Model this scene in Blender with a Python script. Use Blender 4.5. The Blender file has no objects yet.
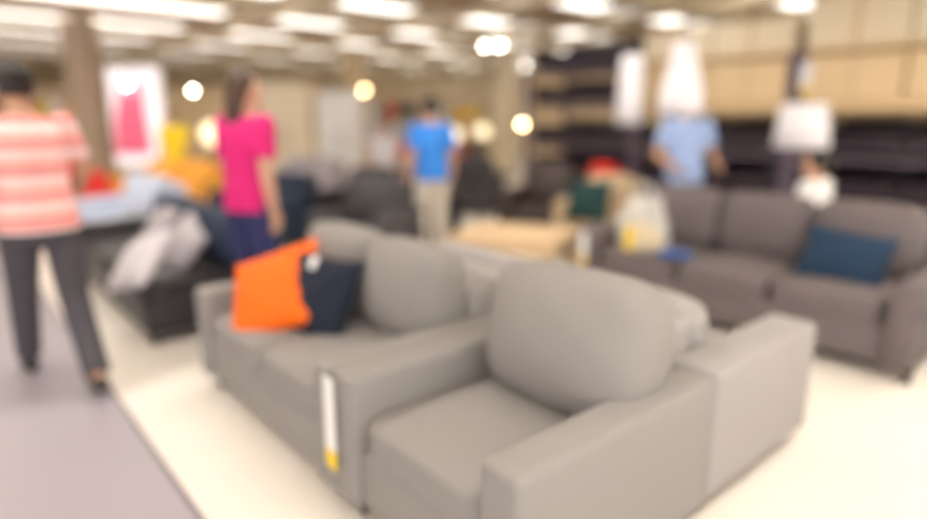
import bpy, bmesh, math, random
from mathutils import Vector, Matrix
random.seed(7)
scene = bpy.context.scene
COL = scene.collection

# ------------------------------------------------------------------ materials
def mat(name, color, rough=0.8, var=0.08, scale=40.0, bump=0.15, metal=0.0, emit=0.0, alpha=1.0):
    m = bpy.data.materials.new(name); m.use_nodes = True
    nt = m.node_tree; b = nt.nodes["Principled BSDF"]
    b.inputs["Roughness"].default_value = rough
    b.inputs["Metallic"].default_value = metal
    b.inputs["Alpha"].default_value = alpha
    tc = nt.nodes.new("ShaderNodeTexCoord")
    nz = nt.nodes.new("ShaderNodeTexNoise"); nz.inputs["Scale"].default_value = scale
    nt.links.new(tc.outputs["Object"], nz.inputs["Vector"])
    mx = nt.nodes.new("ShaderNodeMix"); mx.data_type = 'RGBA'
    c = Vector(color)
    mx.inputs[6].default_value = (*(c*(1-var)), 1); mx.inputs[7].default_value = (*[min(1, k) for k in c*(1+var)], 1)
    nt.links.new(nz.outputs["Fac"], mx.inputs[0])
    nt.links.new(mx.outputs[2], b.inputs["Base Color"])
    if bump > 0:
        bp = nt.nodes.new("ShaderNodeBump"); bp.inputs["Strength"].default_value = bump; bp.inputs["Distance"].default_value = 0.002
        nt.links.new(nz.outputs["Fac"], bp.inputs["Height"]); nt.links.new(bp.outputs["Normal"], b.inputs["Normal"])
    if emit > 0:
        b.inputs["Emission Color"].default_value = (*color, 1); b.inputs["Emission Strength"].default_value = emit
    return m

def stripe_mat(name, c1, c2, c3, period):
    m = mat(name, c1, 0.85)
    nt = m.node_tree; b = nt.nodes["Principled BSDF"]
    tc = nt.nodes.new("ShaderNodeTexCoord"); sp = nt.nodes.new("ShaderNodeSeparateXYZ")
    nt.links.new(tc.outputs["Object"], sp.inputs[0])
    ml = nt.nodes.new("ShaderNodeMath"); ml.operation = 'MULTIPLY'; ml.inputs[1].default_value = 1/period
    fr = nt.nodes.new("ShaderNodeMath"); fr.operation = 'FRACT'
    nt.links.new(sp.outputs["Z"], ml.inputs[0]); nt.links.new(ml.outputs[0], fr.inputs[0])
    rp = nt.nodes.new("ShaderNodeValToRGB"); rp.color_ramp.interpolation = 'CONSTANT'
    e = rp.color_ramp.elements; e[0].position = 0; e[0].color = (*c1, 1); e[1].position = 0.45; e[1].color = (*c2, 1)
    x = e.new(0.75); x.color = (*c3, 1)
    nt.links.new(fr.outputs[0], rp.inputs[0]); nt.links.new(rp.outputs[0], b.inputs["Base Color"])
    return m

def check_mat(name, c1, c2, scale):
    m = mat(name, c1, 0.85)
    nt = m.node_tree; b = nt.nodes["Principled BSDF"]
    tc = nt.nodes.new("ShaderNodeTexCoord"); ck = nt.nodes.new("ShaderNodeTexChecker")
    ck.inputs["Scale"].default_value = scale; ck.inputs["Color1"].default_value = (*c1, 1); ck.inputs["Color2"].default_value = (*c2, 1)
    nt.links.new(tc.outputs["Object"], ck.inputs["Vector"]); nt.links.new(ck.outputs["Color"], b.inputs["Base Color"])
    return m

def wood_mat(name, c1, c2):
    m = mat(name, c1, 0.55)
    nt = m.node_tree; b = nt.nodes["Principled BSDF"]
    tc = nt.nodes.new("ShaderNodeTexCoord"); w = nt.nodes.new("ShaderNodeTexWave")
    w.inputs["Scale"].default_value = 4; w.inputs["Distortion"].default_value = 6; w.inputs["Detail"].default_value = 3
    mx = nt.nodes.new("ShaderNodeMix"); mx.data_type = 'RGBA'
    mx.inputs[6].default_value = (*c1, 1); mx.inputs[7].default_value = (*c2, 1)
    nt.links.new(tc.outputs["Object"], w.inputs["Vector"]); nt.links.new(w.outputs["Fac"], mx.inputs[0])
    nt.links.new(mx.outputs[2], b.inputs["Base Color"])
    return m

M = dict(
 grey=mat("grey_fabric", (.275, .260, .255), .9, .07, 220, .3),
 grey2=mat("light_grey_fabric", (.34, .322, .320), .9, .07, 220, .3),
 taupe=mat("taupe_fabric", (.155, .130, .134), .85, .07, 200, .3),
 black=mat("black_leather", (.022, .02, .024), .4, .1, 60),
 rackblack=mat("plum_black_leather", (.030, .019, .032), .45, .1, 60),
 navyf=mat("dark_navy_fabric", (.02, .035, .07), .85),
 char=mat("charcoal_fabric", (.065, .06, .065), .8),
 brown=mat("dark_brown_leather", (.06, .042, .04), .5),
 beige=mat("beige_fabric", (.55, .42, .27), .9),
 orange=mat("orange_fabric", (.95, .15, .001), .8, .05),
 orange2=mat("amber_fabric", (.9, .42, .06), .8),
 navy=mat("navy_pillow_fabric", (.006, .012, .03), .85),
 teal=mat("blue_pillow_fabric", (.008, .034, .080), .85),
 green=mat("dark_green_fabric", (.008, .045, .045), .85),
 white=mat("white_fabric", (.66, .64, .68), .85),
 palegrey=mat("pale_grey_fabric", (.42, .39, .42), .85),
 paleblue=mat("pale_blue_fabric", (.6, .66, .8), .85),
 card=mat("white_card", (.85, .85, .86), .6, .02),
 yellow=mat("yellow_card", (.9, .62, .02), .5, .04),
 wood=wood_mat("light_wood", (.70, .52, .30), (.60, .43, .23)),
 pallet=wood_mat("pale_pine", (.72, .53, .32), (.62, .44, .25)),
 cardb=mat("cardboard", (.76, .58, .35), .8), tape=mat("brown_tape", (.66, .49, .29), .5),
 cream=mat("cream_laminate", (.82, .72, .54), .6),
 legm=mat("dark_leg_wood", (.03, .022, .018), .4),
 metal=mat("grey_metal", (.3, .3, .32), .35, metal=.8),
 rackmetal=mat("plum_grey_metal", (.15, .115, .17), .45),
 dmetal=mat("dark_metal", (.05, .05, .055), .45, metal=.5),
 skin=mat("skin", (.62, .36, .25), .55, .04), skin2=mat("tan_skin", (.5, .28, .18), .55, .04),
 hair=mat("black_hair", (.014, .01, .009), .5, .2, 90), hairb=mat("brown_hair", (.06, .028, .015), .5, .2, 90),
 eye=mat("eye", (.02, .015, .01), .2), lip=mat("lip", (.45, .14, .12), .5),
 magenta=mat("magenta_knit", (.66, .01, .18), .8), blue=mat("bright_blue_cotton", (.03, .22, .72), .8),
 khaki=mat("khaki_cotton", (.66, .60, .52), .85), darkgrey=mat("dark_grey_denim", (.07, .065, .08), .85),
 indigo=mat("indigo_denim", (.03, .035, .13), .85), yellowc=mat("yellow_cotton", (.92, .70, .03), .85),
 red=mat("red_fabric", (.75, .04, .03), .8), shoe=mat("dark_shoe", (.04, .035, .035), .5),
 check=check_mat("light_blue_check", (.22, .38, .78), (.55, .66, .9), 28),
 stripe=stripe_mat("pink_white_stripe", (.80, .37, .34), (.83, .68, .66), (.70, .25, .25), .13),
 lit=mat("light_diffuser", (1, .95, .86), .5, 0, emit=16), litdim=mat("soft_light_diffuser", (1, .95, .88), .5, 0, emit=2.1),
 bulb=mat("bulb_glow", (1, .93, .82), .5, 0, emit=45), bulbw=mat("warm_bulb_glow", (1, .72, .38), .5, 0, emit=20),
 shade=mat("lit_paper_shade", (.88, .86, .91), .8, .01, emit=.06), globe=mat("warm_globe", (1, .85, .55), .6, 0, emit=1.1),
 post=mat("lightbox_face", (.95, .88, .92), .5, .03, 3, 0, emit=.6), postr=mat("poster_red", (.85, .15, .25), .5, 0, emit=.4),
 plastic=mat("thin_white_plastic", (.85, .87, .88), .3, .05, 12, .5, alpha=.45),
 bluep=mat("blue_plastic", (.03, .13, .45), .4),
)

# ------------------------------------------------------------------ helpers
def link(o, parent=None):
    COL.objects.link(o)
    if parent: o.parent = parent
    return o

def root(name, label, cat, loc, rz=0, group=None, kind=None):
    e = bpy.data.objects.new(name, None); e.empty_display_size = .1
    e.location = loc; e.rotation_euler = (0, 0, rz)
    COL.objects.link(e); tag(e, label, cat, group)
    return e

def tag(o, label, cat, group=None):
    o["label"] = label; o["category"] = cat
    if group: o["group"] = group
    return o

def from_bm(name, bm, m, parent=None, loc=(0, 0, 0), rot=(0, 0, 0), smooth=True):
    bmesh.ops.recalc_face_normals(bm, faces=bm.faces)
    me = bpy.data.meshes.new(name); bm.to_mesh(me); bm.free()
    if smooth:
        for p in me.polygons: p.use_smooth = True
    me.materials.append(m)
    o = bpy.data.objects.new(name, me); o.location = loc; o.rotation_euler = rot
    return link(o, parent)

def bx(bm, lo, hi, r=0.0, seg=3):
    lo = Vector(lo); hi = Vector(hi)
    g = bmesh.ops.create_cube(bm, size=1)
    vs = g['verts']; c = (lo+hi)/2; s = hi-lo
    for v in vs: v.co = Vector((v.co.x*s.x, v.co.y*s.y, v.co.z*s.z))+c
    if r > 0:
        es = list({e for v in vs for e in v.link_edges})
        bmesh.ops.bevel(bm, geom=es, offset=r, segments=seg, affect='EDGES', profile=.5)

def box(name, lo, hi, m, parent=None, r=0.01, seg=3, loc=(0, 0, 0), rot=(0, 0, 0)):
    bm = bmesh.new(); bx(bm, lo, hi, r, seg)
    return from_bm(name, bm, m, parent, loc, rot, smooth=r > .015)

def cyl(name, p0, p1, r0, r1, m, parent=None, seg=20):
    p0 = Vector(p0); p1 = Vector(p1)
    bm = bmesh.new(); tube(bm, [p0, p1], [r0, r1], seg, False)
    return from_bm(name, bm, m, parent)

def soft(name, dims, m, parent, loc, rot=(0, 0, 0), n=6.0, bulge=.03, cuts=9, axis=2, wr=0.0):
    """rounded, puffed cushion block (superellipsoid with bulged faces)"""
    bm = bmesh.new(); bmesh.ops.create_cube(bm, size=2)
    bmesh.ops.subdivide_edges(bm, edges=bm.edges[:], cuts=cuts, use_grid_fill=True)
    h = Vector(dims)/2
    for v in bm.verts:
        p = v.co.copy(); k = (abs(p.x)**n+abs(p.y)**n+abs(p.z)**n)**(-1/n)
        q = p*k
        o = [i for i in range(3) if i != axis]
        b = bulge*(1-q[o[0]]**2)*(1-q[o[1]]**2)*q[axis]
        w = Vector((q.x*h.x, q.y*h.y, q.z*h.z)); w[axis] += b
        if wr: w[axis] += wr*math.sin(q[o[0]]*7+q[o[1]]*3)*math.sin(q[o[1]]*5+1)
        v.co = w
    o = from_bm(name, bm, m, parent, loc, rot)
    s = o.modifiers.new("s", 'SUBSURF'); s.levels = 1; s.render_levels = 1
    return o

def pillow(label, w, h, t, m, loc, rot, group=None, seed=0):
    """square throw pillow with pinched corners, local XY plane"""
    n = 18; bm = bmesh.new(); G = {}
    rnd = random.Random(seed)
    a, b2 = rnd.uniform(2, 4), rnd.uniform(2, 4)
    for sgn in (1, -1):
        for i in range(n+1):
            for j in range(n+1):
                u = 2*i/n-1; v = 2*j/n-1
                if sgn == -1 and (i in (0, n) or j in (0, n)): G[(sgn, i, j)] = G[(1, i, j)]; continue
                x = w/2*u*(1-.09*(1-v*v)); y = h/2*v*(1-.09*(1-u*u))
                z = sgn*t/2*((1-u*u)*(1-v*v))**.45 + .006*math.sin(a*u*2)*math.sin(b2*v*2)*(1-u*u)*(1-v*v)
                G[(sgn, i, j)] = bm.verts.new((x, y, z))
    for sgn in (1, -1):
        for i in range(n):
            for j in range(n):
                f = [G[(sgn, i, j)], G[(sgn, i+1, j)], G[(sgn, i+1, j+1)], G[(sgn, i, j+1)]]
                bm.faces.new(f if sgn == 1 else f[::-1])
    o = from_bm("throw_pillow", bm, m, None, loc, rot)
    tag(o, label, "pillow", group)
    return o

def frame_for(t):
    t = t.normalized(); a = Vector((0, 0, 1)) if abs(t.z) < .9 else Vector((0, 1, 0))
    x = t.cross(a).normalized(); y = t.cross(x).normalized()
    return x, y

def loft(bm, secs, n=20):
    rings = []
    for c, ax, ay in secs:
        rings.append([bm.verts.new(Vector(c)+Vector(ax)*math.cos(2*math.pi*k/n)+Vector(ay)*math.sin(2*math.pi*k/n)) for k in range(n)])
    for a, b in zip(rings, rings[1:]):
        for k in range(n):
            bm.faces.new([a[k], a[(k+1) % n], b[(k+1) % n], b[k]])
    bm.faces.new(rings[0][::-1]); bm.faces.new(rings[-1])

def ball(bm, c, rx, ry=None, rz=None):
    ry = ry or rx; rz = rz or rx
    g = bmesh.ops.create_icosphere(bm, subdivisions=3 if rx > .02 else 2, radius=1)
    for v in g['verts']: v.co = Vector((v.co.x*rx, v.co.y*ry, v.co.z*rz))+Vector(c)

def tube(bm, pts, rads, n=16, balls=True):
    pts = [Vector(p) for p in pts]
    for i in range(len(pts)-1):
        x, y = frame_for(pts[i+1]-pts[i])
        loft(bm, [(pts[i], x*rads[i], y*rads[i]), (pts[i+1], x*rads[i+1], y*rads[i+1])], n)
    if balls:
        for p, r in zip(pts, rads): ball(bm, p, r)

def fuse(name, bm, m, parent, vox, smooth=4):
    """merge overlapping shapes into one continuous surface"""
    o = from_bm(name, bm, m, None)
    r = o.modifiers.new("r", 'REMESH'); r.mode = 'VOXEL'; r.voxel_size = vox; r.use_smooth_shade = True
    s = o.modifiers.new("s", 'SMOOTH'); s.iterations = smooth; s.factor = .5
    dg = bpy.context.evaluated_depsgraph_get(); dg.update()
    me = bpy.data.meshes.new_from_object(o.evaluated_get(dg))
    o.modifiers.clear(); o.data = me; me.name = name
    if not me.materials: me.materials.append(m)
    for p in me.polygons: p.use_smooth = True
    o.parent = parent
    return o

def copy_thing(r, loc=None, rz=None, label=None):
    n = r.copy(); COL.objects.link(n)
    if loc is not None: n.location = loc
    if rz is not None: n.rotation_euler = (0, 0, rz)
    if label: n["label"] = label
    def rec(a, b):
        for c in a.children:
            d = c.copy(); COL.objects.link(d); d.parent = b; d.matrix_parent_inverse = c.matrix_parent_inverse.copy(); rec(c, d)
    rec(r, n)
    return n

# store grid: U runs along the sofas' depth, V along their width
U = Vector((.76, .65, 0)); V = Vector((-.65, .76, 0)); O0 = Vector((.145, 1.30, 0))
def W(u, v, z=0): return O0+U*u+V*v+Vector((0, 0, z))
RF = math.atan2(-.76, .65)       # furniture facing -U
RB = RF+math.pi                  # facing +U
RV = math.atan2(.76, -.65)

# ------------------------------------------------------------------ sofa
def sofa(name, label, cat, origin, rz, Wd, D, m, n=2, aw=.15, ah=.55, sh=.42, bh=.72, ch=.84, arms=(1, 1), lg=.07,
         roll=False, group=None, back_m=None, cush_t=.2, cb=.05, seat_t=.15, cw_extra=0.0, cdx=0.0, cdy=0.0, tilt=-.13):
    r = root(name, label, cat, origin, rz, group)
    back_m = back_m or m
    x0 = aw if arms[0] else 0; x1 = Wd-aw if arms[1] else Wd
    box("base", (x0-.01, .03, lg), (x1+.01, D-.05, sh-seat_t+.02), m, r, .02)
    for side, has in ((0, arms[0]), (1, arms[1])):
        if not has: continue
        xa = 0 if side == 0 else Wd-aw
        if not roll:
            bm = bmesh.new(); bx(bm, (xa, 0, lg), (xa+aw, D, ah), .028, 4)
            from_bm("arm", bm, m, r)
        else:
            bm = bmesh.new(); R = .105; prof = []
            prof += [(0, lg), (aw*.72, lg), (aw*.74, ah-2.2*R)]
            for k in range(13):
                a = math.radians(-60+k*20); prof.append((aw*.55+R*math.cos(a), ah-R+R*math.sin(a)))
            rings = []
            for yy, dz, sc in ((0, -.03, .9), (.02, -.012, .98), (.06, 0, 1), (D*.6, .0, 1), (D-.03, .03, 1), (D, .02, .92)):
                ring = []
                for (px, pz) in prof:
                    px = aw*.4+(px-aw*.4)*sc; pz = lg+(pz-lg)*(1 if sc > .95 else .97)+dz*(pz-lg)/(ah-lg)
                    xx = xa+(px if side == 1 else aw-px)
                    ring.append(bm.verts.new((xx, yy, pz)))
                rings.append(ring)
            N = len(prof)
            for a, b in zip(rings, rings[1:]):
                for k in range(N): bm.faces.new([a[k], a[(k+1) % N], b[(k+1) % N], b[k]])
            bm.faces.new(rings[0]); bm.faces.new(rings[-1][::-1])
            from_bm("arm", bm, m, r)
    bm = bmesh.new(); bx(bm, (x0-.005, D-.17, lg), (x1+.005, D, bh), .04, 4); from_bm("backrest", bm, back_m, r)
    cw = (x1-x0)/n
    sd = D-.17-.02
    for i in range(n):
        soft("seat_cushion", (cw-.008, sd, seat_t+.01), m, r, (x0+cw*(i+.5), sd/2+.015, sh-seat_t/2), n=9, bulge=.022)
        hh = ch-sh+.03
        soft("back_cushion", (cw-.004+cw_extra, cush_t, hh), back_m, r, (x0+cw*(i+.5)+cdx, D-.17-cush_t/2+.015+cdy, sh+hh/2-.01), rot=(tilt, 0, 0), n=5, bulge=cb, axis=1, wr=.006)
    for lx in (.08, Wd-.08):
        for ly in (.08, D-.08):
            cyl("leg", (lx, ly, 0), (lx, ly, lg+.01), .02, .027, M['legm'], r, 12)
    return r

# front row
armchair = sofa("armchair", "wide grey fabric armchair with a plump back cushion beside the loveseat", "armchair",
     W(0, .945), RF, .925, .95, M['grey'], n=1, aw=.15, ah=.56, sh=.42, bh=.66, ch=.88, cush_t=.28, cb=.075, cw_extra=.05, cdx=.055, cdy=.03, tilt=-.17)
LS = W(0, 2.40)
loveseat = sofa("loveseat", "two-seat grey fabric sofa holding an orange and a navy pillow", "sofa",
     LS, RF, 1.445, .93, M['grey'], n=2, aw=.13, ah=.55, sh=.42, bh=.68, ch=.84, cush_t=.22, cb=.06)
sofa("sofa", "light grey fabric sofa standing back to back with the armchair", "sofa",
     W(1.83, .03), RB, 2.15, .86, M['grey2'], n=2, aw=.20, ah=.56, sh=.42, bh=.68, ch=.70)
# right sofa
S2 = Vector((.88, 4.80, 0))
sofa("sofa", "three-seat taupe fabric sofa with rolled arms and a blue pillow", "sofa",
     S2, RF, 2.34, .95, M['taupe'], n=3, aw=.22, ah=.60, sh=.44, bh=.78, ch=.88, roll=True, cush_t=.22, lg=.09)
def L(orig, x, y, z): return orig - V*x + U*y + Vector((0, 0, z))

# pillows
pillow("bright orange square pillow leaning inside the loveseat arm", .50, .48, .18, M['orange'], L(LS, .47, .24, .575), (math.radians(50), math.radians(-20), RF+math.radians(38)), seed=1)
pillow("navy blue square pillow beside the orange pillow", .42, .42, .15, M['navy'], L(LS, .70, .36, .58), (math.radians(66), math.radians(4), RF+math.radians(22)), seed=2)
pillow("deep blue rectangular pillow on the taupe sofa", .50, .37, .15, M['teal'], L(S2, 1.79, .36, .58), (math.radians(60), math.radians(5), RF+math.radians(4)), seed=3)

# ------------------------------------------------------------------ price tags
def price_tag(loc, rz, w=.05, h=.34, label="white hanging price tag with yellow end", group=None):
    r = root("price_tag", label, "price tag", loc, rz, group)
    box("card", (-w/2, -.0015, -h*.8), (w/2, .0015, 0), M['card'], r, .0005, 1)
    box("label_strip", (-w/2, -.0025, -h), (w/2, .0005, -h*.8), M['yellow'], r, .0005, 1)
    return r
price_tag(W(-.012, .935, .53), RF, .075, .35, "long white price tag with yellow end on the armchair arm")
price_tag(L(S2, .1, -.02, .56), RF, .07, .25, "white price tag with yellow end on the taupe sofa arm")
o = box("care_tag", (-.03, -.0015, -.06), (.03, .0015, 0), M['card'], None, .0005, 1, loc=L(LS, .75, .33, .79), rot=(math.radians(-30), 0, RF))
tag(o, "small white fabric tag on the navy pillow", "tag")

# ------------------------------------------------------------------ shopping bag on the taupe sofa
bc = L(S2, .50, .17, .455)
bag = root("shopping_bag", "thin white plastic shopping bag standing on the taupe sofa", "bag", bc, RF+.2)
bm = bmesh.new(); secs = []
for z, a, b in ((0, .17, .12), (.02, .19, .13), (.12, .20, .14), (.22, .19, .12), (.30, .16, .09), (.36, .13, .04), (.40, .12, .02)):
    secs.append(((.01*math.sin(z*20), 0, z), (a, 0, 0), (0, b, 0)))
loft(bm, secs, 28)
for v in bm.verts: v.co += Vector((math.sin(v.co.z*40+v.co.x*30), math.sin(v.co.x*37+v.co.z*23), 0))*.008
from_bm("bag_body", bm, M['plastic'], bag)
for sy in (-.015, .015):
    bm = bmesh.new(); tube(bm, [(-.07, sy, .39), (-.05, sy*1.5, .47), (0, sy*2, .50), (.05, sy*1.5, .47), (.07, sy, .39)], [.007]*5, 8)
    from_bm("handle", bm, M['plastic'], bag)
for dx, dy, hh in ((-.08, -.05, .17), (.06, -.07, .15), (.0, .06, .19)):
    p = box("package", (-.06, -.035, 0), (.06, .035, hh), M['yellow'], None, .008, 2, loc=bc+Vector((dx, dy, .015)), rot=(0, 0, .3))
    tag(p, "small yellow package inside the plastic bag", "package", "yellow packages")
o = box("pouch", (-.11, -.07, 0), (.11, .07, .03), M['bluep'], None, .012, 3, loc=L(S2, .80, .12, .465), rot=(0, 0, RF+.5))
tag(o, "flat blue pouch lying on the taupe sofa seat", "pouch")

# ------------------------------------------------------------------ dark sofa at the end of the row
BS = W(-.1, 5.25)
sofa("sofa", "black sofa with dark navy back cushions and open end", "sofa", BS, RF, 2.08, .95, M['black'], n=2, aw=.16, ah=.55, sh=.42,
     bh=.66, ch=.76, arms=(1, 0), back_m=M['navyf'], cush_t=.22)
pillow("large white pillow slanting on the black sofa", .50, .42, .16, M['white'], L(BS, 1.93, .06, .53), (math.radians(50), math.radians(-14), RF+math.radians(12)), seed=5)
pillow("grey pillow leaning on the black sofa", .46, .40, .15, M['palegrey'], L(BS, 1.74, .38, .56), (math.radians(56), math.radians(18), RF+math.radians(-6)), seed=6)
pillow("white round-edged pillow on the black sofa", .46, .40, .16, M['palegrey'], L(BS, 1.05, .42, .58), (math.radians(56), 0, RF), seed=7)

# ------------------------------------------------------------------ middle-distance furniture
sofa("armchair", "charcoal armchair with a tall back behind the loveseat", "armchair", Vector((-1.42, 5.45, 0)), RF+.5, .8, .8, M['char'], n=1, aw=.13, ah=.6, bh=.8, ch=.88)
sofa("sofa", "black leather sofa in the middle of the showroom", "sofa", Vector((-1.75, 7.0, 0)), RF+.35, 1.5, .85, M['black'], n=2, aw=.16, ah=.62, bh=.8, ch=.86)
sofa("armchair", "dark brown leather armchair behind the wooden table", "armchair", Vector((.38, 7.1, 0)), RF+.35, .85, .8, M['brown'], n=1, aw=.15, ah=.62, bh=.84, ch=.9)
sofa("armchair", "beige fabric armchair holding a dark green pillow", "armchair", Vector((.92, 6.35, 0)), RF+.3, .85, .8, M['beige'], n=1, aw=.15, ah=.6, bh=.78, ch=.82)
pillow("dark green square pillow on the beige armchair", .46, .42, .15, M['green'], Vector((1.24, 6.12, .62)), (math.radians(72), 0, RF+.3), seed=8)
tb = root("coffee_table", "pale pine slatted coffee table on block legs", "table", Vector((.47, 5.5, 0)), RF+.45)
bm = bmesh.new()
for k in range(7): bx(bm, (-.48, -.42+k*.122, .38), (.48, -.42+k*.122+.112, .42), .005, 1)
from_bm("table_top", bm, M['pallet'], tb, smooth=False)
bm = bmesh.new()
bx(bm, (-.47, -.41, .30), (.47, -.38, .382)); bx(bm, (-.47, .38, .30), (.47, .41, .382)); bx(bm, (-.47, -.38, .30), (-.44, .38, .382)); bx(bm, (.44, -.38, .30), (.47, .38, .382))
from_bm("apron", bm, M['pallet'], tb, smooth=False)
for sx in (-.42, .42):
    for sy in (-.36, .36): box("leg", (sx-.045, sy-.045, 0), (sx+.045, sy+.045, .305), M['pallet'], tb, .006, 2)

sofa("sofa", "amber orange fabric sofa beside the column", "sofa", Vector((-4.75, 8.3, 0)), -.25, 1.35, .85, M['orange2'], n=2, aw=.16, ah=.66, bh=.8, ch=.84)
sofa("armchair", "pale blue fabric armchair in the middle rows", "armchair", Vector((-4.1, 6.35, 0)), -.5, .95, .85, M['paleblue'], n=1, aw=.16, ah=.6, bh=.74, ch=.82)
sofa("sofa", "indigo blue fabric sofa behind the black sofa", "sofa", Vector((-2.95, 7.1, 0)), -.45, 1.1, .85, M['navyf'], n=2, aw=.16, ah=.6, bh=.72, ch=.78)
sofa("armchair", "red fabric armchair near the pale blue armchair", "armchair", Vector((-5.3, 7.2, 0)), -.4, .8, .8, M['red'], n=1, aw=.14, ah=.6, bh=.78, ch=.84)
sofa("sofa", "white fabric sofa far across the showroom", "sofa", Vector((-3.3, 9.9, 0)), -.3, 1.3, .85, M['palegrey'], n=2, aw=.16, ah=.6, bh=.74, ch=.80)["label"] = "pale grey fabric sofa far across the showroom"
sofa("sofa", "charcoal sofa far across the showroom", "sofa", Vector((-1.2, 9.6, 0)), -.3, 1.7, .85, M['char'], n=2, aw=.16, ah=.6, bh=.76, ch=.84)
sofa("armchair", "small red armchair beside the storage rack", "armchair", Vector((1.32, 7.75, 0)), -.7, .55, .6, M['red'], n=1, aw=.11, ah=.58, bh=.80, ch=.86)

# ------------------------------------------------------------------ storage rack row
RK = Vector((4.0, 6.2, 0))      # front line of racks, runs along V, faces -U
def K(t, d, z): return RK+V*t+U*d+Vector((0, 0, z))
tiers = [.10, .56, 1.02, 1.60]
def rack(t0, wd, label, top, dark=False):
    r = root("storage_rack", label, "rack", K(t0+wd, 0, 0), RF, "storage racks")
    D = .95
    for lx in (0, wd-.06):
        for ly in (0, D-.06): box("upright", (lx, ly, 0), (lx+.06, ly+.06, top), M['rackmetal'], r, .004, 1)
    for z in tiers:
        th = .12 if z > 1.5 and not dark else .04
        box("shelf", (.0, .0, z-th), (wd, D, z), M['wood'] if z > 1.5 and not dark else M['rackmetal'], r, .004, 1)
    box("shelf", (0, 0, top-.05), (wd, D, top), M['rackmetal'] if dark else M['wood'], r, .004, 1)
    return r
TS = (-1.2, .77, 2.74)
rack(TS[0], 1.95, "tall storage rack holding black sofas and cartons", 2.12)
rack(TS[1], 1.95, "tall storage rack holding black sofas and cartons", 2.12)
rack(TS[2], 1.95, "tall storage rack filled with black sofas", 2.12, True)
tpl = None
for ti, t0 in enumerate(TS):
    for zi, z in enumerate(tiers+[2.12]):
        if ti < 2 and zi >= 3: continue
        loc = K(t0+1.95-.1, .04, z+.002)
        if tpl is None:
            tpl = sofa("sofa", "low plum-black leather sofa stored on a rack", "sofa", loc, RF, 1.75, .85, M['rackblack'], n=2, aw=.14, ah=.30, sh=.22, bh=.35, ch=.37, lg=.04, group="black sofas on the racks", cush_t=.14, cb=.02, seat_t=.1)
        else:
            copy_thing(tpl, loc, RF)
def carton(loc, s, m, lab, grp):
    bm = bmesh.new(); bx(bm, (0, 0, 0), s, .006, 1)
    r = root("carton", lab, "box", loc, RF, grp)
    from_bm("carton_body", bm, m, r, smooth=False)
    box("tape", (s[0]*.5-.03, -.002, s[2]*.0+.01), (s[0]*.5+.03, .0005, s[2]), M['tape'], r, .0005, 1)
    return r
for t0 in TS[:2]:
    for k in range(2):
        carton(K(t0+1.95-.08-k*.9, .02, 1.602), (.87, .85, .44), M['cardb'], "tan cardboard carton stored on the rack", "tan cartons on the racks")
for t0, zt in ((TS[0], .50), (TS[1], .34)):
    for k in range(2):
        carton(K(t0+1.95-.05-k*.93, .03, 2.122), (.9, .85, zt), M['cream'], "large cream carton on top of the rack", "cream cartons on the racks")

# ------------------------------------------------------------------ hanging shades / lamps
CZ = 3.05
def pendant(loc, r0, r1, h, m, lab, cat="pendant lamp"):
    r = root("pendant_lamp", lab, cat, loc)
    bm = bmesh.new()
    loft(bm, [((0, 0, 0), (r1, 0, 0), (0, r1, 0)), ((0, 0, h*.3), (r1*.95, 0, 0), (0, r1*.95, 0)), ((0, 0, h*.8), (r0*1.15, 0, 0), (0, r0*1.15, 0)), ((0, 0, h), (r0, 0, 0), (0, r0, 0))], 28)
    from_bm("lamp_shade", bm, m, r)
    cyl("cord", (0, 0, h), (0, 0, CZ-loc[2]), .006, .006, M['dmetal'], r, 8)
    cyl("canopy", (0, 0, CZ-loc[2]-.04), (0, 0, CZ-loc[2]), .05, .05, M['card'], r, 16)
    return r
pendant(Vector((1.78, 5.22, 1.45)), .09, .18, .56, M['shade'], "tall tapered white paper pendant lamp")
pendant(Vector((1.98, 7.6, 1.35)), .12, .16, .8, M['shade'], "slim white paper pendant lamp by the rack")
def floor_lamp(loc, zs, sh, r0, r1, m, lab):
    r = root("floor_lamp", lab, "lamp", loc)
    cyl("base", (0, 0, 0), (0, 0, .025), .14, .13, M['dmetal'], r, 28)
    cyl("pole", (0, 0, .02), (0, 0, zs+.02), .012, .012, M['dmetal'], r, 12)
    cyl("lamp_shade", (0, 0, zs), (0, 0, zs+sh), r1, r0, m, r, 32)
floor_lamp(Vector((3.22, 6.0, 0)), 1.14, .41, .2, .25, M['shade'], "floor lamp with wide white shade before the rack")
def globe_lamp(loc, z, rad, lab, m=M['globe']):
    r = root("floor_lamp", lab, "lamp", loc)
    cyl("base", (0, 0, 0), (0, 0, .025), .14, .13, M['dmetal'], r, 28)
    cyl("pole", (0, 0, .02), (0, 0, z-rad*.8), .012, .012, M['dmetal'], r, 12)
    bm = bmesh.new(); ball(bm, (0, 0, z), rad); from_bm("lamp_shade", bm, m, r)
globe_lamp(Vector((-3.65, 9.2, 0)), 1.2, .18, "floor lamp with a glowing warm globe")
globe_lamp(Vector((.35, 11.5, 0)), 1.2, .13, "floor lamp with a glowing warm globe")
globe_lamp(Vector((-.15, 11.0, 0)), 1.15, .13, "floor lamp with a glowing warm globe")

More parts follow.
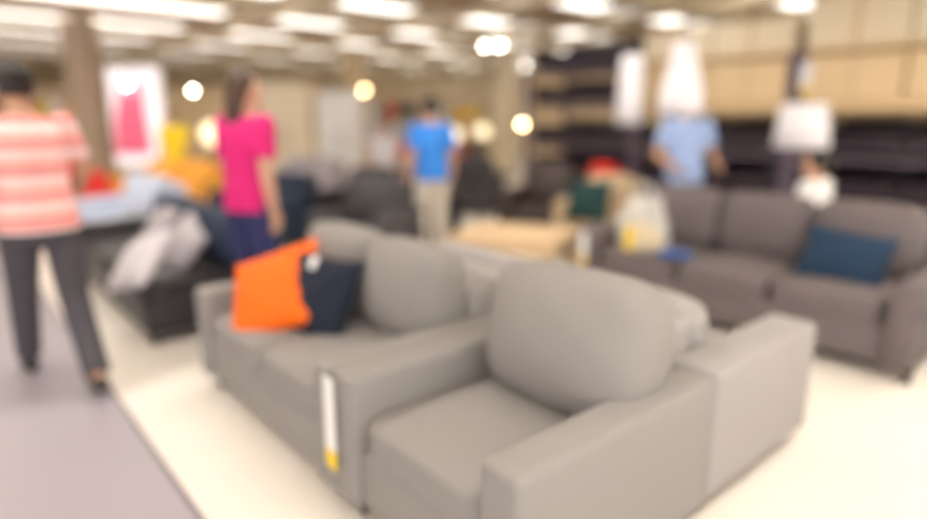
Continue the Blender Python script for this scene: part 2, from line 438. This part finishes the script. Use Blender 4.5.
def bulb(x, y, z, warm, rad):
    r = root("spotlight", "small glowing ceiling spotlight on a thin stem", "spotlight", Vector((x, y, z)), group="ceiling spotlights")
    bm = bmesh.new(); ball(bm, (0, 0, 0), rad); from_bm("bulb", bm, M['bulbw'] if warm else M['bulb'], r)
    cyl("housing", (0, 0, rad*.5), (0, 0, rad*2.4), rad*1.05, rad*.7, M['card'], r, 16)
    cyl("stem", (0, 0, rad*2.2), (0, 0, CZ-z), .008, .008, M['card'], r, 8)
for x, y, z, warm, rad in ((-5.5, 13, 1.98, 0, .03), (-3.6, 13.4, 2.0, 1, .032), (-2.17, 14, 2.04, 1, .05), (-1.15, 15, 1.62, 0, .04), (-.19, 14, 1.15, 1, .05), (.48, 14, 1.25, 0, .035),
                           (.80, 8.6, 1.35, 1, .042), (.36, 11, 2.62, 0, .024), (.62, 11, 2.63, 0, .028), (4.65, 7.5, 2.68, 0, .03), (1.15, 12, 2.38, 0, .015),
                           (-6.3, 12, 2.05, 0, .026)):
    bulb(x, y, z, warm, rad)
price_tag(K(.65, -.03, 1.98), RF, .12, .3, "white price tag with yellow end hanging on the rack")

# ------------------------------------------------------------------ background displays
def cabinet(loc, rz, w, h, lab, nd=2, m=M['cream']):
    r = root("wardrobe", lab, "wardrobe", loc, rz)
    box("body", (0, .02, .0), (w, .55, h), m, r, .006, 1)
    for i in range(nd):
        d = box("door", (i*w/nd+.005, 0, .06), ((i+1)*w/nd-.005, .02, h-.01), m, r, .003, 1)
        hx = (i+1)*w/nd-.06 if i % 2 == 0 else i*w/nd+.06
        cyl("handle", (hx, -.025, h*.45), (hx, -.025, h*.58), .01, .01, M['metal'], d, 8)
cabinet(Vector((-4.0, 12.3, 0)), .1, 1.0, 2.1, "cream two-door wardrobe in the far display", 2)
cabinet(Vector((-2.9, 12.5, 0)), .1, .9, 1.95, "white two-door wardrobe in the far display", 2, M['card'])
def bookcase(loc, rz, w, h, lab, n=5):
    r = root("bookcase", lab, "bookcase", loc, rz)
    box("side_panel", (0, 0, 0), (.03, .35, h), M['wood'], r, .002, 1); box("side_panel", (w-.03, 0, 0), (w, .35, h), M['wood'], r, .002, 1)
    box("back_panel", (.03, .33, 0), (w-.03, .35, h), M['cream'], r, .002, 1)
    for i in range(n+1):
        z = i*(h-.03)/n
        box("shelf", (.03, 0, z), (w-.03, .33, z+.03), M['wood'], r, .002, 1)
    ca, sa = math.cos(rz), math.sin(rz)
    for i in range(n):
        z = i*(h-.03)/n+.031
        x = .06
        while x < w-.3:
            bw = random.uniform(.1, .22); bh = random.uniform(.12, (h-.03)/n-.08)
            mm = random.choice([M['card'], M['orange2'], M['paleblue'], M['red'], M['yellowc'], M['palegrey'], M['green']])
            lx, ly = x, .06
            o = box("storage_box", (0, 0, 0), (bw, .24, bh), mm, None, .01, 2, loc=Vector(loc)+Vector((lx*ca-ly*sa, lx*sa+ly*ca, z)), rot=(0, 0, rz))
            tag(o, "small coloured storage box on the bookcase", "box", "boxes on the bookcases")
            x += bw+.05
bookcase(Vector((-1.9, 12.2, 0)), 0, 1.2, 1.8, "light wooden bookcase filled with coloured boxes")
bookcase(Vector((-.55, 12.4, 0)), 0, 1.1, 1.75, "light wooden bookcase filled with coloured boxes")
bookcase(Vector((-8.3, 11.5, 0)), .35, 1.4, 1.9, "light wooden bookcase filled with coloured boxes")
lb = root("lightbox_sign", "tall white illuminated display panel with a red shape", "sign", Vector((-6.95, 12.0, 0)), .1)
box("frame", (0, 0, .5), (1.25, .12, 2.4), M['card'], lb, .01, 2)
box("poster_face", (.05, -.01, .55), (1.2, .001, 2.35), M['post'], lb, .003, 1)
bm = bmesh.new(); loft(bm, [((.62, -.012, .75), (.34, 0, 0), (0, .004, 0)), ((.62, -.012, 1.4), (.3, 0, 0), (0, .004, 0)), ((.7, -.012, 2.1), (.2, 0, 0), (0, .004, 0))], 20)
from_bm("poster_print", bm, M['postr'], lb)
for lx in (.1, 1.15): box("leg", (lx-.03, .03, 0), (lx+.03, .09, .51), M['metal'], lb, .004, 1)
def column(loc, m, lab, w=.42):
    r = root("column", lab, "column", loc)
    box("shaft", (-w/2, -w/2, 0), (w/2, w/2, CZ), m, r, .01, 2)
    box("plinth", (-w/2-.03, -w/2-.03, 0), (w/2+.03, w/2+.03, .12), M['metal'], r, .005, 1)
brownw = wood_mat("brown_panel", (.42, .32, .23), (.36, .27, .19))
tanw = mat("tan_wall_paint", (.68, .53, .34), .9); oran = mat("ochre_paint", (.76, .47, .17), .9)
column(Vector((-6.1, 10.4, 0)), brownw, "square brown panelled column")
column(Vector((1.0, 15.5, 0)), M['cream'], "square cream column far across the showroom")
column(Vector((-2.6, 15.5, 0)), tanw, "square tan column far across the showroom", .5)
def part(a, b, h, m, lab):
    a = Vector((*a, 0)); b = Vector((*b, 0)); d = b-a
    r = root("partition", lab, "partition", a, math.atan2(d.y, d.x))
    box("panel", (0, 0, .05), (d.length, .1, h), m, r, .005, 1)
    box("foot_rail", (0, -.01, 0), (d.length, .11, .06), M['metal'], r, .003, 1)
part((-10.5, 14.6), (-5.0, 14.8), 2.1, tanw, "tan display partition")
part((-4.6, 14.9), (-3.4, 14.9), 2.2, oran, "ochre display partition")
part((1.3, 13.4), (4.5, 13.0), 2.3, tanw, "tan display partition")

# ------------------------------------------------------------------ people
def person(label, loc, yaw, H, skin, top, bottom, hair='short', hairm=None, lean=(0, 0), P=None, sleeve='short', legs='long', vox=.008,
           off=(0, 0, 0), group=None, shoe=True, headturn=0):
    s = H/1.7; P = P or {}
    hairm = hairm or M['hair']
    r = root("person", label, "person", loc, yaw); r.scale = (s, s, s)
    Of = Vector(off)
    def up(x, y, z): return Vector((x+lean[0]*(z-.95)/.5, y+lean[1]*(z-.95)/.5, z))+Of
    J = dict(hipR=Vector((.09, 0, .90))+Of, hipL=Vector((-.09, 0, .90))+Of, kneeR=(.10, .02, .49), kneeL=(-.10, .02, .49), ankR=(.10, -.02, .09), ankL=(-.10, -.02, .09),
             shR=up(.175, 0, 1.385), shL=up(-.175, 0, 1.385), elR=up(.235, -.03, 1.11), elL=up(-.235, -.03, 1.11), wrR=up(.245, .05, .87), wrL=up(-.245, .05, .87))
    for k, v in P.items():
        J[k] = Vector(v)
    J = {k: Vector(v) for k, v in J.items()}
    X = Vector((1, 0, 0)); Yv = Vector((0, 1, 0))
    tors = [(.84, .13, .10), (.90, .165, .115), (.97, .16, .11), (1.07, .135, .095), (1.18, .15, .105), (1.28, .165, .115), (1.36, .16, .105), (1.42, .11, .08), (1.46, .06, .06)]
    bm = bmesh.new()
    loft(bm, [(up(0, 0, z), X*a, Yv*b) for z, a, b in tors], 28)
    # neck and head
    nb = up(0, 0, 1.42); hc = up(0, .02, 1.585)
    tube(bm, [nb, hc-Vector((0, .01, .06))], [.058, .052])
    ct, st = math.cos(headturn), math.sin(headturn)
    def hd(x, y, z): return hc+Vector((x*ct-y*st, x*st+y*ct, z))
    HX = Vector((ct, st, 0)); HY = Vector((-st, ct, 0))
    prof = [(-.118, .022, .024, .035), (-.105, .045, .05, .028), (-.075, .058, .073, .014), (-.03, .069, .088, .004), (.01, .074, .096, 0), (.05, .073, .096, -.002), (.085, .06, .08, -.004), (.108, .036, .05, -.005), (.117, .012, .016, -.005)]
    loft(bm, [(hd(0, oy, z), HX*a, HY*b) for z, a, b, oy in prof], 26)
    tube(bm, [hd(0, .09, .005), hd(0, .112, -.03)], [.009, .014])      # nose
    ball(bm, hd(.03, .078, .02), .018, .012, .007); ball(bm, hd(-.03, .078, .02), .018, .012, .007)  # brows
    ball(bm, hd(0, .082, -.088), .02, .02, .016)  # chin
    for sx in (-1, 1):
        g = hd(sx*.076, -.005, -.01); ball(bm, g, .012, .019, .032)
    # limbs, hands
    for S in ('R', 'L'):
        sg = 1 if S == 'R' else -1
        sh, el, wr = J['sh'+S], J['el'+S], J['wr'+S]
        tube(bm, [sh, sh.lerp(el, .35), el], [.056, .05, .041]); tube(bm, [el, el.lerp(wr, .3), wr], [.041, .042, .027])
        d = (wr-el).normalized(); f = Yv-d*Yv.dot(d)
        if f.length < .3: f = Vector((0, 0, 1))-d*d.z
        f.normalize(); nrm = d.cross(f).normalized()       # palm normal
        if nrm.x*sg > 0: nrm = -nrm                        # palms face the body
        pc = [wr, wr+d*.03, wr+d*.085]
        loft(bm, [(pc[0], f*.026, nrm*.02), (pc[1], f*.036, nrm*.016), (pc[2], f*.041, nrm*.013)], 16)
        for i, (o, ln) in enumerate(((.031, .070), (.011, .078), (-.010, .072), (-.030, .057))):
            b0 = wr+d*.078+f*o; p = [b0]; dirv = d.copy(); ang = [.25, .45, .4]
            for q, fr in enumerate((.42, .32, .26)):
                dirv = (dirv*math.cos(ang[q])+nrm*math.sin(ang[q])).normalized()
                p.append(p[-1]+dirv*ln*fr)
            tube(bm, p, [.0095, .009, .0085, .0075], 8)
        t0 = wr+d*.022+f*.026; t1 = t0+(d*.6+f*.7+nrm*.25).normalized()*.04; t2 = t1+(d*.9+f*.2+nrm*.35).normalized()*.034
        tube(bm, [t0, t1, t2], [.013, .0115, .009], 8)
        hp, kn, an = J['hip'+S], J['knee'+S], J['ank'+S]
        tube(bm, [hp, hp.lerp(kn, .3), kn], [.085, .08, .052]); tube(bm, [kn, kn.lerp(an, .3), an], [.052, .053, .035])
        tube(bm, [an+Vector((0, -.03, -.045)), an+Vector((0, .05, -.05)), an+Vector((0, .14, -.06))], [.035, .033, .025])
    fuse("body", bm, skin, r, vox, 3)
    for sx in (-1, 1):
        bm = bmesh.new(); ball(bm, hd(sx*.031, .086, .0), .012, .008, .008); from_bm("eye", bm, M['eye'], r)
    bm = bmesh.new(); ball(bm, hd(0, .092, -.058), .022, .008, .006); from_bm("mouth", bm, M['lip'], r)
    # hair
    bm = bmesh.new()
    loft(bm, [(hd(0, oy-.022, z), HX*(a+.012), HY*(b*.93)) for z, a, b, oy in [(-.05, .055, .06, -.02), (-.02, .068, .078, -.014), (.03, .075, .09, -.008), (.06, .073, .094, 0), (.09, .06, .085, .006), (.115, .04, .058, .008), (.13, .015, .02, .008)]], 24)
    if hair == 'long':
        loft(bm, [(hd(0, -.05, .04), HX*.082, HY*.06), (hd(0, -.07, -.06), HX*.085, HY*.05), (hd(0, -.085, -.18), HX*.08, HY*.045), (hd(0, -.085, -.27), HX*.055, HY*.03)], 20)
    if hair == 'bun': ball(bm, hd(0, -.11, .06), .045)
    fuse("hair", bm, hairm, r, .009, 3)
    # top
    e = .016
    bm = bmesh.new()
    loft(bm, [(up(0, 0, z), X*(a+e+ex), Yv*(b+e+ex)) for z, a, b, ex in [(.86, .16, .115, .012), (.92, .165, .115, .006), (1.0, .155, .108, .01), (1.08, .14, .098, .01), (1.18, .152, .106, .004), (1.28, .166, .115, 0), (1.36, .158, .103, 0), (1.415, .11, .08, 0), (1.44, .07, .065, 0)]], 28)
    for S in ('R', 'L'):
        sh, el, wr = J['sh'+S], J['el'+S], J['wr'+S]
        if sleeve == 'short': tube(bm, [sh, sh.lerp(el, .4), sh.lerp(el, .72)], [.072, .07, .068], 16, False); ball(bm, sh, .072)
        elif sleeve == 'long':
            tube(bm, [sh, el], [.072, .058], 16, False); tube(bm, [el, wr.lerp(el, .04)], [.058, .042], 16, False); ball(bm, sh, .072); ball(bm, el, .058)
    fuse("shirt", bm, top, r, .010, 3)
    # bottom
    bm = bmesh.new()
    loft(bm, [(up(0, 0, z), X*a, Yv*b) for z, a, b in [(.80, .13, .105), (.86, .172, .125), (.92, .178, .128), (.99, .168, .12), (1.01, .166, .118)]], 28)
    for S in ('R', 'L'):
        hp, kn, an = J['hip'+S], J['knee'+S], J['ank'+S]
        if legs == 'long':
            tube(bm, [hp, kn], [.1, .074], 18, False); tube(bm, [kn, an+(kn-an)*.02], [.074, .064], 18, False); ball(bm, hp, .1); ball(bm, kn, .074)
        else:
            tube(bm, [hp, hp.lerp(kn, .85)], [.105, .09], 18, False); ball(bm, hp, .104)
    fuse("trousers" if legs == 'long' else "shorts", bm, bottom, r, .010, 3)
    for S in ('R', 'L'):
        an = J['ank'+S]; bm = bmesh.new()
        tube(bm, [an+Vector((0, -.035, -.043)), an+Vector((0, .05, -.05)), an+Vector((0, .15, -.058))], [.043, .042, .033], 12)
        for v in bm.verts: v.co.z = max(v.co.z, an.z-.09)
        fuse("shoe", bm, M['shoe'], r, .009, 2)
    return r

# walker in a striped top, walking along the walkway
WP = (-2.18, 3.14, 0); ya = math.radians(44); s_ = 1.68/1.7
person("person in pink striped top and dark trousers walking with yellow bag", Vector(WP), ya, 1.68, M['skin2'], M['stripe'], M['darkgrey'],
       hair='bun', lean=(0, .09), vox=.007, sleeve='short',
       P=dict(kneeR=(.10, -.04, .48), ankR=(.10, -.33, .12), kneeL=(-.09, .2, .50), ankL=(-.09, .34, .09),
              elR=(.25, .10, 1.14), wrR=(.24, .28, 1.0), elL=(-.26, .0, 1.13), wrL=(-.27, .2, 1.02)))
def loc_of(base, yaw, s, p):
    return Vector((base[0]+s*(p[0]*math.cos(yaw)-p[1]*math.sin(yaw)), base[1]+s*(p[0]*math.sin(yaw)+p[1]*math.cos(yaw)), s*p[2]))
hb = loc_of(WP, ya, s_, (-.29, .29, .965))
yb = root("tote_bag", "yellow fabric tote bag held by the walking person", "bag", hb-Vector((0, 0, .42)), ya)
box("bag_body", (-.05, -.16, 0), (.05, .16, .30), M['yellowc'], yb, .03, 3)
for sx in (-.03, .03):
    bm = bmesh.new(); tube(bm, [(sx, -.08, .29), (sx*.6, -.05, .38), (0, 0, .425), (sx*.6, .05, .38), (sx, .08, .29)], [.008]*5, 8); from_bm("handle", bm, M['yellowc'], yb)

person("person with brown shoulder-length hair in magenta top and blue jeans", Vector((-1.34, 3.86, 0)), math.radians(-32), 1.68, M['skin'], M['magenta'], M['indigo'],
       hair='long', hairm=M['hairb'], vox=.008, P=dict(elR=(.22, -.04, 1.11), wrR=(.22, .0, .86), elL=(-.23, .03, 1.11), wrL=(-.2, .2, .95)), headturn=-.2)
person("person in a bright blue shirt and khaki trousers standing", Vector((-.32, 6.2, 0)), math.radians(25), 1.61, M['skin'], M['blue'], M['khaki'], vox=.009)
person("person in light blue checked shirt standing behind the taupe sofa", Vector((2.0, 5.64, 0)), math.radians(-170), 1.67, M['skin2'], M['check'], M['darkgrey'], vox=.009,
       P=dict(elR=(.27, -.02, 1.12), wrR=(.22, .18, 1.02), elL=(-.27, -.02, 1.12), wrL=(-.22, .18, 1.02)))
person("person in a yellow top standing near the orange sofa", Vector((-4.28, 9.3, 0)), math.radians(170), 1.56, M['skin2'], M['yellowc'], M['darkgrey'], vox=.012)
person("small person in a grey white top among the sofas", Vector((-1.1, 8.6, 0)), math.radians(160), 1.38, M['skin'], M['white'], M['darkgrey'], vox=.012)
# stool and seated person behind the taupe sofa
SP = Vector((2.80, 4.88, 0))
st = root("stool", "round grey upholstered stool under a seated person", "stool", SP)
bm = bmesh.new(); loft(bm, [((0, 0, .29), (.19, 0, 0), (0, .19, 0)), ((0, 0, .32), (.2, 0, 0), (0, .2, 0)), ((0, 0, .36), (.2, 0, 0), (0, .2, 0)), ((0, 0, .375), (.18, 0, 0), (0, .18, 0))], 32); from_bm("seat", bm, M['char'], st)
for a in range(4):
    c, q = math.cos(a*math.pi/2+.78), math.sin(a*math.pi/2+.78); cyl("leg", (c*.15, q*.15, 0), (c*.13, q*.13, .30), .015, .02, M['legm'], st, 10)
person("seated person with dark hair in a white top", SP, math.radians(38), 1.5, M['skin'], M['card'], M['darkgrey'], off=(0, 0, -.375), vox=.01, lean=(0, .03),
       P=dict(kneeR=(.12, .42, .51), kneeL=(-.12, .42, .51), ankR=(.12, .44, .09), ankL=(-.12, .44, .09), elR=(.25, .04, .76), wrR=(.16, .28, .67), elL=(-.25, .04, .76), wrL=(-.16, .28, .67)))

# ------------------------------------------------------------------ room shell
def struct(o): o["kind"] = "structure"; return o
fm = bpy.data.materials.new("showroom_floor"); fm.use_nodes = True; nt = fm.node_tree; b = nt.nodes["Principled BSDF"]
tc = nt.nodes.new("ShaderNodeTexCoord"); dt = nt.nodes.new("ShaderNodeVectorMath"); dt.operation = 'DOT_PRODUCT'
dt.inputs[1].default_value = (.76, .65, 0); nt.links.new(tc.outputs["Object"], dt.inputs[0])
edge = .76*(-.93)+.65*1.963
mp = nt.nodes.new("ShaderNodeMapRange"); mp.inputs[1].default_value = edge-2.6; mp.inputs[2].default_value = edge+.4
nt.links.new(dt.outputs["Value"], mp.inputs[0])
rp = nt.nodes.new("ShaderNodeValToRGB"); rp.color_ramp.interpolation = 'CONSTANT'; e = rp.color_ramp.elements
p0 = 2.6/3.0
e[0].position = 0; e[0].color = (.80, .74, .66, 1); e[1].position = .03; e[1].color = (.40, .37, .42, 1)
x = e.new(p0-.008); x.color = (.2, .18, .2, 1); x = e.new(p0); x.color = (.88, .83, .76, 1)
nt.links.new(mp.outputs[0], rp.inputs[0])
nz = nt.nodes.new("ShaderNodeTexNoise"); nz.inputs["Scale"].default_value = 3; nt.links.new(tc.outputs["Object"], nz.inputs["Vector"])
mx = nt.nodes.new("ShaderNodeMix"); mx.data_type = 'RGBA'; mx.blend_type = 'MULTIPLY'; mx.inputs[0].default_value = .05
nt.links.new(rp.outputs[0], mx.inputs[6]); nt.links.new(nz.outputs["Color"], mx.inputs[7]); nt.links.new(mx.outputs[2], b.inputs["Base Color"])
b.inputs["Roughness"].default_value = .45
struct(box("floor", (-14, -4, -.1), (14, 22, 0), fm, r=0))
ceil = mat("ceiling_paint", (.70, .58, .42), .9, .05, 2)
wallm = mat("warm_wall_paint", (.84, .71, .52), .9, .04, 2)
struct(box("ceiling", (-14, -4, CZ), (14, 22, CZ+.1), ceil, r=0))
struct(box("wall_back", (-14, 22, 0), (14, 22.2, CZ), wallm, r=0))
struct(box("wall_left", (-14.2, -4, 0), (-14, 22, CZ), wallm, r=0))
struct(box("wall_right", (14, -4, 0), (14.2, 22, CZ), wallm, r=0))
struct(box("baseboard_back", (-14, 21.95, 0), (14, 22, .12), M['card'], r=0))
beamc = mat("cream_beam", (.80, .71, .54), .8); beamb = wood_mat("brown_beam", (.50, .37, .25), (.45, .32, .21))
n = 0
for v in range(-4, 22, 2):
    n += 1; c = W(0, v)
    o = box(f"trim_{n}", (-1, -.09, 2.87), (17, .09, CZ), beamb if n % 2 == 0 else beamc, r=0, loc=(c.x, c.y, 0), rot=(0, 0, math.atan2(.65, .76))); struct(o)
for u in range(3, 17, 2):
    n += 1; c = W(u, 0)
    o = box(f"trim_{n}", (-6, -.10, 2.79), (17, .10, 2.89), beamc, r=0, loc=(c.x, c.y, 0), rot=(0, 0, RV)); struct(o)
def fixture(loc, rz, w, m, lab):
    r = root("ceiling_light", lab, "ceiling light", loc, rz, "fluorescent ceiling lights")
    box("housing", (-.78, -w/2-.04, 0), (.78, w/2+.04, .08), M['card'], r, .005, 1)
    box("diffuser", (-.74, -w/2, -.012), (.74, w/2, .001), m, r, .003, 1)
    return r
fa = fb = None; RU = math.atan2(.65, .76)
for u in (-2.4, -.8, .8, 2.0, 4.0, 6.0, 8.0, 10.0, 12.0, 14.0):
    for v in (-5, -3, -1, 1, 3, 5, 7, 9, 11, 13, 15, 17):
        p = W(u, v, CZ-.081)
        if abs(p.x) > 12.5 or p.y > 20.5 or p.y < -3: continue
        if p.y < 7.4:
            if v % 4 == 1: continue
            if fa is None: fa = fixture(p, RU, .28, M['lit'], "long bright fluorescent ceiling light with white diffuser")
            else: copy_thing(fa, p, RU)
        else:
            if fb is None: fb = fixture(p, RU, .42, M['litdim'], "wide soft ceiling light panel between cream beams")
            else: copy_thing(fb, p, RU)

# added world fill light, let in by leaving out the wall behind the camera
w = bpy.data.worlds.new("World"); scene.world = w; w.use_nodes = True
w.node_tree.nodes["Background"].inputs[0].default_value = (1, .955, .93, 1)
w.node_tree.nodes["Background"].inputs[1].default_value = 1.8

# ------------------------------------------------------------------ camera
cam = bpy.data.cameras.new("camera"); cam.lens = 24; cam.sensor_width = 36
cam.dof.use_dof = True; cam.dof.focus_distance = 1.2; cam.dof.aperture_fstop = .53
co = bpy.data.objects.new("camera", cam); COL.objects.link(co)
co.location = (0, 0, 1.4); co.rotation_euler = (math.radians(90-12.72), 0, 0)
scene.camera = co
scene.view_settings.view_transform = 'Standard'
scene.view_settings.exposure = .42
